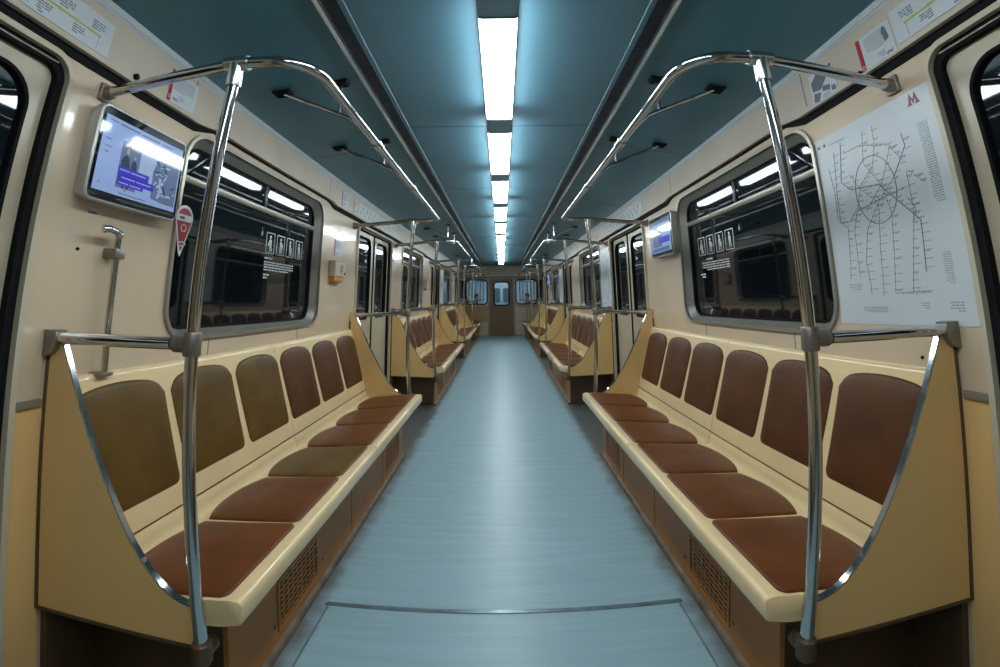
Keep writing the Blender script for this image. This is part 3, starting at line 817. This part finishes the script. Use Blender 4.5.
# --- monitors
def monitor(s, y0, y1, z0, z1, label, content):
    root = empty('monitor', (s * 1.25, (y0 + y1) / 2, z0)); tag(root, label, 'monitor', 'wall monitors')
    o1 = rrect(y0, y1, z0, z1, .024, 6)
    b = MB(); b.loft([[(1.262, y, z) for y, z in inset(o1, .012)], [(1.222, y, z) for y, z in o1], [(1.206, y, z) for y, z in o1], [(1.202, y, z) for y, z in inset(o1, .005)]])
    b.build('monitor_case', M['bezelw'], root, s)
    MB().prism(rrect(y0 + .008, y1 - .008, z0 + .009, z1 - .008, .02, 6), 1.2005, 1.2035, 'x').build('monitor_glass', M['screenblack'], root, s)
    sy0, sy1, sz0, sz1 = y0 + .020, y1 - .020, z0 + .034, z1 - .034
    X = 1.2004
    def sub(name, m, rects, d=0, polys=()):
        b = MB()
        for u0, u1, v0, v1 in rects:   # u from the left of the picture as seen, v from its top
            ya, yb = (sy0 + u0 * (sy1 - sy0), sy0 + u1 * (sy1 - sy0)) if s < 0 else (sy1 - u0 * (sy1 - sy0), sy1 - u1 * (sy1 - sy0))
            quad(b, X - .0003 * d, min(ya, yb), max(ya, yb), sz1 - v1 * (sz1 - sz0), sz1 - v0 * (sz1 - sz0), .0003)
        for p in polys:
            q = [((sy0 + u * (sy1 - sy0)) if s < 0 else (sy1 - u * (sy1 - sy0)), sz1 - v * (sz1 - sz0)) for u, v in p]
            b.prism(q, X - .0003 * (d + 1), X - .0003 * d + .0001, 'x')
        return b.build(name, M[m], scr if d else root, s)
    scr = sub('screen', 'scr_bg', [(0, 1, 0, 1)])
    if content:
        sub('screen_header_text', 'scr_mid', [(.05, .14, .045, .06), (.16, .40, .045, .065), (.43, .66, .05, .07), (.7, .84, .05, .065), (.04, .10, .30, .315), (.04, .12, .40, .41), (.06, .09, .47, .49), (.33, .36, .90, .915), (.28, .60, .955, .97), (.05, .065, .88, .90)], 1)
        sub('screen_photo', 'scr_mid', [(.23, .46, .25, .89)], 1)
        sub('screen_photo_wall', 'scr_light', [(.47, .62, .27, .72)], 1)
        sub('screen_figure', 'scr_dark', [(.30, .325, .80, .88), (.35, .375, .80, .88)], 2, [[(.245, .80), (.25, .52), (.275, .45), (.30, .43), (.33, .46), (.36, .60), (.36, .84), (.29, .84)], [(.28, .38), (.285, .31), (.31, .28), (.335, .31), (.335, .37), (.31, .34)], [(.365, .78), (.37, .50), (.40, .46), (.43, .52), (.44, .80)]])
        sub('screen_face', 'scr_skin', [], 3, [[(.285, .385), (.29, .34), (.31, .33), (.328, .35), (.325, .40), (.305, .425)], [(.385, .455), (.39, .41), (.41, .41), (.415, .45)]])
        sub('screen_map', 'scr_mid', [], 1, [[(.66, .90), (.64, .52), (.69, .30), (.80, .24), (.985, .30), (.985, .93), (.83, .93)]])
        rng = random.Random(4); pl = []
        for i in range(26):
            u, v = rng.uniform(.67, .95), rng.uniform(.34, .86); a = rng.uniform(0, PI); L = rng.uniform(.02, .07); w = rng.uniform(.006, .016)
            dx, dy = math.cos(a), math.sin(a)
            pl.append([(u - dx * L + dy * w, v - dy * L - dx * w), (u - dx * L - dy * w, v - dy * L + dx * w), (u + dx * L - dy * w, v + dy * L + dx * w), (u + dx * L + dy * w, v + dy * L - dx * w)])
        sub('screen_map_streets', 'scr_light', [], 2, [[(min(.98, max(.66, u)), v) for u, v in p] for p in pl[:16]])
        sub('screen_map_blocks', 'scr_dark', [], 3, [[(min(.98, max(.66, u)), v) for u, v in p] for p in pl[16:]])
        sub('screen_caption', 'scr_blue', [(.235, .60, .60, .715), (.26, .68, .70, .80), (.235, .55, .785, .85)], 4)
        sub('screen_caption_text', 'scr_txt', [(.25, .36, .635, .65), (.38, .56, .635, .65), (.28, .44, .735, .75), (.46, .64, .735, .75), (.26, .37, .81, .825), (.39, .52, .81, .825)], 5)
    else:
        sub('screen_header', 'scr_mid', [(0, 1, 0, .12), (.05, .9, .86, .97)], 1)
        sub('screen_picture', 'scr_mid', [(.08, .55, .35, .82)], 1)
        sub('screen_caption', 'scr_blue', [(.40, .95, .55, .74)], 2)
    return root
monitor(-1, 1.052, 1.470, 1.478, 1.782, 'wall monitor with lit news screen on the left wall nearest the camera', True)
mr = monitor(1, 3.02, 3.475, 1.50, 1.812, 'wall monitor at the far end of the nearest right window', False)
c = copy_tree(mr, dy=PER * 2); tag(c, 'small far wall monitor on the right wall by the third bench', 'monitor', 'wall monitors')

# --- grab bar with lever on the left wall below the monitor
root = empty('grab_bar', (-1.24, 1.23, .957)); tag(root, 'vertical chrome grab bar with lever on the left wall below the monitor', 'grab bar')
b = MB().tube([(1.222, 1.236, .962), (1.222, 1.234, 1.395)], .0105, 12)
b.tube([(1.222, 1.234, 1.392), (1.205, 1.205, 1.402), (1.198, 1.17, 1.405), (1.206, 1.15, 1.402)], [.012, .011, .011, .013], 12)
b.ball((1.222, 1.234, 1.396), .0145, 8)
b.build('bar', M['chrome'], root, -1)
MB().box(1.205, 1.2605, 1.213, 1.257, 1.318, 1.350, .005).build('upper_clamp', M['pewter'], root, -1)
MB().box(1.210, 1.2605, 1.212, 1.262, .955, .967, .003).build('lower_foot', M['pewter'], root, -1)
b = MB(); text_rows(b, 1.2595, 1.13, 1.225, 1.445, 1.458, 1, random.Random(1), .6)
o = b.build('wall_caption', M['blueink'], s=-1, loc=(-1.2595, 1.18, 1.45)); tag(o, 'small blue line of print on the left wall between monitor and grab bar', 'caption')

# --- screws left in the wall
for s, y, z in ((-1, 1.115, 1.335), (1, 1.18, .99)):
    o = MB().tube([(1.261, y, z), (1.256, y, z), (1.255, y, z)], [.005, .005, .003], 8).build('wall_screw', M['black'], s=s, loc=(s * 1.26, y, z))
    tag(o, 'small dark screw in the %s wall' % ('left' if s < 0 else 'right') + (' beside the grab bar' if s < 0 else ' above the nearest bench'), 'screw', 'screws in the wall')

# --- intercom box on the left wall
def intercom(dy):
    root = empty('intercom', (-1.25, 3.28 + dy, 1.38))
    MB().box(1.205, 1.2605, 3.185 + dy, 3.405 + dy, 1.372, 1.492, .010, 3).build('case', M['plastic'], root, -1)
    b = MB().tube([(1.206, 3.325 + dy, 1.437), (1.201, 3.325 + dy, 1.437)], [.038, .036], 20)
    b.build('speaker_disc', M['frieze'], root, -1)
    b = MB()
    for i in range(5): b.box(1.1995, 1.202, 3.298 + dy, 3.352 + dy, 1.418 + i * .0095 - .002, 1.418 + i * .0095 + .002)
    b.build('speaker_slots', M['kick'], root, -1)
    MB().tube([(1.206, 3.375 + dy, 1.40), (1.198, 3.375 + dy, 1.40)], .009, 12).build('call_button', M['red'], root, -1)
    MB().box(1.215, 1.2605, 3.20 + dy, 3.39 + dy, 1.335, 1.374, .006).build('lower_bracket', M['kick'], root, -1)
    return root
tag(intercom(0), 'cream intercom box with round speaker on the left wall before the second doorway', 'intercom', 'intercom boxes')
tag(intercom(PER), 'distant intercom box on the left wall before the third doorway', 'intercom', 'intercom boxes')

# --- pictogram stickers on the window glass
def pictograms(s, label):
    root = empty('pictogram_sticker', (s * 1.31, 2.60, 1.30)); tag(root, label, 'sticker', 'window pictogram stickers')
    X = 1.3105; fr = MB(); fg = MB(); tx = MB()
    far = lambda u: (2.355 + u if s < 0 else 2.85 - u)   # u runs left to right as seen
    for i in range(4):
        u0 = .002 + i * .125; u1 = u0 + .098; z0, z1 = 1.460, 1.578
        for (a, b_, c_, d_) in ((u0, u1, z1 - .005, z1), (u0, u1, z0, z0 + .005), (u0, u0 + .005, z0, z1), (u1 - .005, u1, z0, z1)):
            ya, yb = sorted((far(a), far(b_))); quad(fr, X, ya, yb, c_, d_)
        m_ = (u0 + u1) / 2
        def P(du, z): return (far(m_ + du), z)
        for c_, r_ in (((0, 1.553), .010),):
            fg.prism([P(c_[0] + r_ * math.cos(t), c_[1] + r_ * math.sin(t)) for t in [2 * PI * j / 10 for j in range(10)]], X - .0006, X, 'x')
        body = [[(-.012, 1.540), (.012, 1.540), (.016, 1.505), (.006, 1.500), (-.010, 1.500)], [(-.010, 1.502), (.004, 1.502), (.002, 1.472), (-.008, 1.472)], [(.004, 1.505), (.016, 1.500), (.022, 1.474), (.014, 1.472)]]
        if i == 1: body.append([(.012, 1.535), (.030, 1.520), (.028, 1.500), (.014, 1.505)])
        if i == 0: body.append([(-.012, 1.535), (-.030, 1.505), (-.022, 1.498), (-.008, 1.520)])
        if i == 2: body.append([(.010, 1.525), (.026, 1.515), (.026, 1.485), (.012, 1.488)])
        for p in body: fg.prism([P(*q) for q in p], X - .0006, X, 'x')
    y0, y1 = sorted((far(0), far(.40)))
    if s < 0:
        text_rows(tx, X, y0, y0 + .19, 1.425, 1.440, 1, random.Random(8), .75); text_rows(tx, X, y0, y0 + .40, 1.360, 1.418, 4, random.Random(9), .55)
        text_rows(tx, X, y0, y0 + .07, 1.315, 1.348, 2, random.Random(10), .6)
    else:
        text_rows(tx, X, y1 - .19, y1, 1.425, 1.440, 1, random.Random(8), .75); text_rows(tx, X, y1 - .40, y1, 1.360, 1.418, 4, random.Random(9), .55)
        text_rows(tx, X, y1 - .07, y1, 1.315, 1.348, 2, random.Random(10), .6)
    fr.build('pictogram_frames', M['white'], root, s); fg.build('pictogram_figures', M['white'], root, s); tx.build('lettering', M['white'], root, s)
    return root
pictograms(-1, 'white pictogram sticker of four passengers on the nearest left window')
pictograms(1, 'white pictogram sticker of four passengers on the nearest right window')

# --- red drop-shaped sticker at the edge of the nearest left window
yc, zc, R = 1.575, 1.512, .052
drop = [(yc + R * math.cos(t), zc + R * math.sin(t)) for t in [-.45 + (PI + .9) * i / 22 for i in range(23)]] + [(yc - .012, zc - .135), (yc - .002, zc - .150)]
def shrink_poly(p, k): return [(yc + (y - yc) * k, zc - .03 + (z - zc + .03) * k) for y, z in p]
root = MB().prism(drop, 1.2455, 1.2485, 'x').build('drop_sticker', M['white'], s=-1, loc=(-1.247, yc, zc))
tag(root, 'red and white drop-shaped sticker at the edge of the nearest left window', 'sticker')
MB().prism(shrink_poly(drop, .86), 1.2449, 1.2456, 'x').build('red_field', M['red'], root, -1)
b = MB(); b.box(1.2444, 1.2450, yc - .046, yc + .046, zc - .012, zc + .014); b.build('white_band', M['white'], root, -1)
b = MB(); text_rows(b, 1.2443, yc - .03, yc + .03, zc - .006, zc + .008, 1, random.Random(3), .7); b.build('lettering', M['mred'], root, -1)
b = MB(); ribbon(b, 1.2447, [(yc + .014 * math.cos(t), zc - .038 + .014 * math.sin(t)) for t in [2 * PI * i / 14 for i in range(15)]], .004)
for r in (.018, .032): ribbon(b, 1.2447, [(yc + r * math.cos(t), zc - .125 + r * math.sin(t)) for t in [PI * .25 + PI * .5 * i / 8 for i in range(9)]], .005)
b.build('white_symbol', M['white'], root, -1)

# --- dark cases high on the walls next to the end wall
for s in (-1, 1):
    root = empty('equipment_case', (s * 1.2, 14.35, 1.2))
    tag(root, 'dark wall case beside the end window on the %s' % SIDE[s], 'case', 'dark cases by the end wall')
    MB().box(1.12, 1.2605, 14.22, 14.48, 1.18, 1.74, .012).build('case_body', M['black'], root, s)
    MB().box(1.108, 1.122, 14.24, 14.46, 1.22, 1.70, .004).build('case_lid', M['vent'], root, s)
    MB().tube([(1.10, 14.27, 1.40), (1.10, 14.27, 1.47)], .007, 8).build('latch', M['red'], root, s)

# ------------------------------------------------------------------ the next carriage, seen through the end windows
N0, N1 = YE + .45, YE + 6.6
struct(MB().box(-W - .04, W + .04, YE + .02, N1, -.06, 0).build('floor', M['floor']))
struct(MB().box(-W - .04, W + .04, N0, N1, ZC, ZC + .04).build('ceiling', M['ceil']))
for s in (1, -1):
    out = [(N0, 0), (N1, 0), (N1, ZC), (N0, ZC)]
    hs = [rrect(N0 + .25, N0 + .75, .9, 1.8, .1), rrect(N0 + 1.55, N0 + 2.95, 1.035, 1.885, .12), rrect(N0 + 3.5, N0 + 4.0, .9, 1.8, .1)]
    struct(MB().prism(out, W, W + .03, 'x', hs).build('wall_%s' % SIDE[s], M['bluewall'], s=s))
    for q in hs:
        r_ = struct(MB().prism(q, W + .012, W + .022, 'x').build('window_%d' % wn, M['glass'], s=s)); wn += 1
struct(MB().box(-W, W, N1, N1 + .04, 0, ZC).build('wall_far', M['bluewall']))
r_ = struct(empty('door_%d' % dn, (0, N1, 0)))
for q in (-1, 1):
    x0, x1 = sorted((q * .006, q * .42))
    lf = MB().box(x0, x1, N1 - .03, N1 - .001, .01, 1.86, .004).build('door_leaf', M['nextdoor'], r_)
    x0, x1 = sorted((q * .07, q * .35))
    MB().prism(rrect(x0, x1, .95, 1.62, .07), N1 - .036, N1 - .029, 'y').build('leaf_pane', M['nextglass'], lf)
for i in range(4):
    c = copy_tree(first, dy=0); dy = N0 + .35 + 1.5 * i - c.location.y
    c.location.y += dy
    tag(c, '%s lit ceiling lamp of the next carriage, seen through the end door pane' % ORD[i], 'lamp', 'ceiling lamps in the next carriage')
hand = {s: [o for o in COL.objects if o.name.startswith('handrail') and o.parent is None and (o.location.x > 0) == (s > 0) and abs(o.location.y - YN) < .01][0] for s in (-1, 1)}
bnch = {s: [o for o in COL.objects if o.name.startswith('bench') and o.parent is None and (o.location.x > 0) == (s > 0) and abs(o.location.y - YN - 2 * PER) < .01][0] for s in (-1, 1)}
for s in (-1, 1):
    c = copy_tree(hand[s]); c.location.y = N0 + 1.1
    tag(c, 'pale handrail poles in the next carriage behind the %s end window' % SIDE[s], 'handrail', 'handrails in the next carriage')
    c = copy_tree(bnch[s]); c.location.y = N0 + 1.1
    tag(c, 'bench in the next carriage behind the %s end window' % SIDE[s], 'bench', 'benches in the next carriage')

def person(s, y, coat, label):
    """A seated passenger: one continuous body grown over a skeleton, head on a neck, hands on the thighs; hair is a child."""
    X = .93
    nodes = {'pel': ((X, y, .56), .125), 'wst': ((X + .03, y, .72), .12), 'chs': ((X + .05, y, .90), .135), 'shl': ((X + .04, y, 1.02), .11), 'nck': ((X + .03, y, 1.09), .055), 'hd0': ((X + .012, y, 1.16), .075), 'hd1': ((X + .012, y, 1.25), .085), 'hd2': ((X + .02, y, 1.31), .06)}
    edges = [('pel', 'wst'), ('wst', 'chs'), ('chs', 'shl'), ('shl', 'nck'), ('nck', 'hd0'), ('hd0', 'hd1'), ('hd1', 'hd2')]
    for q, t in ((-1, 'a'), (1, 'b')):
        nodes.update({t + 'sh': ((X + .04, y + q * .18, 1.01), .065), t + 'el': ((X - .02, y + q * .235, .76), .048), t + 'wr': ((X - .20, y + q * .13, .66), .034), t + 'hn': ((X - .27, y + q * .10, .645), .032), t + 'fg': ((X - .33, y + q * .095, .632), .016),
                      t + 'hp': ((X - .06, y + q * .09, .55), .095), t + 'kn': ((X - .36, y + q * .11, .545), .068), t + 'an': ((X - .37, y + q * .11, .12), .042), t + 'ft': ((X - .40, y + q * .115, .05), .04), t + 'to': ((X - .53, y + q * .13, .042), .034)})
        edges += [('shl', t + 'sh'), (t + 'sh', t + 'el'), (t + 'el', t + 'wr'), (t + 'wr', t + 'hn'), (t + 'hn', t + 'fg'), ('pel', t + 'hp'), (t + 'hp', t + 'kn'), (t + 'kn', t + 'an'), (t + 'an', t + 'ft'), (t + 'ft', t + 'to')]
    keys = list(nodes); idx = {k: i for i, k in enumerate(keys)}
    me = bpy.data.meshes.new('person'); me.from_pydata([(s * nodes[k][0][0], nodes[k][0][1] - y, nodes[k][0][2]) for k in keys], [(idx[a], idx[b_]) for a, b_ in edges], [])
    tmp = bpy.data.objects.new('person', me); COL.objects.link(tmp)
    md = tmp.modifiers.new('skin', 'SKIN')
    for i, k in enumerate(keys):
        v = me.skin_vertices[0].data[i]; r = nodes[k][1]; v.radius = (r, r); v.use_root = (k == 'pel')
    sb = tmp.modifiers.new('sub', 'SUBSURF'); sb.levels = sb.render_levels = 2
    bpy.context.view_layer.update()
    ev = tmp.evaluated_get(bpy.context.evaluated_depsgraph_get())
    body = bpy.data.meshes.new_from_object(ev)
    for m_ in (coat, M['skin'], M['jeans']): body.materials.append(m_)
    for p in body.polygons:
        c = p.center; p.use_smooth = True
        hand = c.z < .70 and abs(c.x) < X - .205 and c.z > .612
        p.material_index = 1 if c.z > 1.085 or hand else (2 if c.z < .60 else 0)
    COL.objects.unlink(tmp); bpy.data.objects.remove(tmp); body.name = 'person'
    o = bpy.data.objects.new('person', body); COL.objects.link(o); o.location = (0, y, 0); ORG[o.name] = (0, y, 0)
    tag(o, label, 'person', 'passengers in the next carriage')
    b = MB(); b.ball((X + .035, y, 1.275), (.088, .088, .085), 10); b.ball((X + .06, y, 1.20), (.05, .075, .08), 8)
    b.build('hair', M['hair'], o, s)
    b = MB(); b.ball((X - .072, y, 1.205), (.016, .012, .018), 6); b.build('nose', M['skin'], o, s)
    return o
person(-1, N0 + 2.0, M['coat'], 'dark-haired passenger in a dark coat seated behind the left end window')
person(1, N0 + 1.9, M['redcoat'], 'dark-haired passenger in a red coat seated behind the right end window')

# ------------------------------------------------------------------ world, camera, view
w = bpy.data.worlds.new('tunnel'); SC.world = w; w.use_nodes = True
w.node_tree.nodes['Background'].inputs[0].default_value = (.010, .013, .017, 1)
w.node_tree.nodes['Background'].inputs[1].default_value = .35

f, pitch, yaw, roll = 434.649, .2539, -.0016, -.0095
kb, kc = -.0878, -.0451
cx, cy = 499.885, 183.185
cd = bpy.data.cameras.new('camera'); cam = bpy.data.objects.new('camera', cd); COL.objects.link(cam); SC.camera = cam
A = Matrix([[math.cos(yaw), -math.sin(yaw), 0], [math.sin(yaw), math.cos(yaw), 0], [0, 0, 1]])
B = Matrix([[1, 0, 0], [0, math.cos(pitch), math.sin(pitch)], [0, -math.sin(pitch), math.cos(pitch)]])
R_ = Matrix([[math.cos(roll), 0, math.sin(roll)], [0, 1, 0], [-math.sin(roll), 0, math.cos(roll)]])
Q = R_ @ B @ A
rot = Matrix([Q[0], Q[2], [-Q[1][i] for i in range(3)]]).transposed()
cam.matrix_world = Matrix.Translation((.0033, 0, 1.2344)) @ rot.to_4x4()
cd.clip_start = .02; cd.clip_end = 60
cd.sensor_width = 36; cd.sensor_fit = 'HORIZONTAL'
cd.type = 'PANO'; cd.panorama_type = 'FISHEYE_LENS_POLYNOMIAL'
fm = f * .036
cd.fisheye_polynomial_k0 = 0; cd.fisheye_polynomial_k1 = -1 / fm; cd.fisheye_polynomial_k2 = -kb / fm ** 2
cd.fisheye_polynomial_k3 = -kc / fm ** 3; cd.fisheye_polynomial_k4 = 0
cd.fisheye_fov = math.radians(220)
cd.shift_x = (500 - cx) / 1000; cd.shift_y = (cy - 333.5) / 667

vs = SC.view_settings
SC.display_settings.display_device = 'sRGB'
vs.view_transform = 'Standard'; vs.look = 'None'; vs.exposure = .12; vs.gamma = 1.; vs.use_curve_mapping = False
SC.cycles.use_denoising = True
SC.cycles.max_bounces = 10; SC.cycles.diffuse_bounces = 5; SC.cycles.glossy_bounces = 5
SC.cycles.sample_clamp_indirect = 6
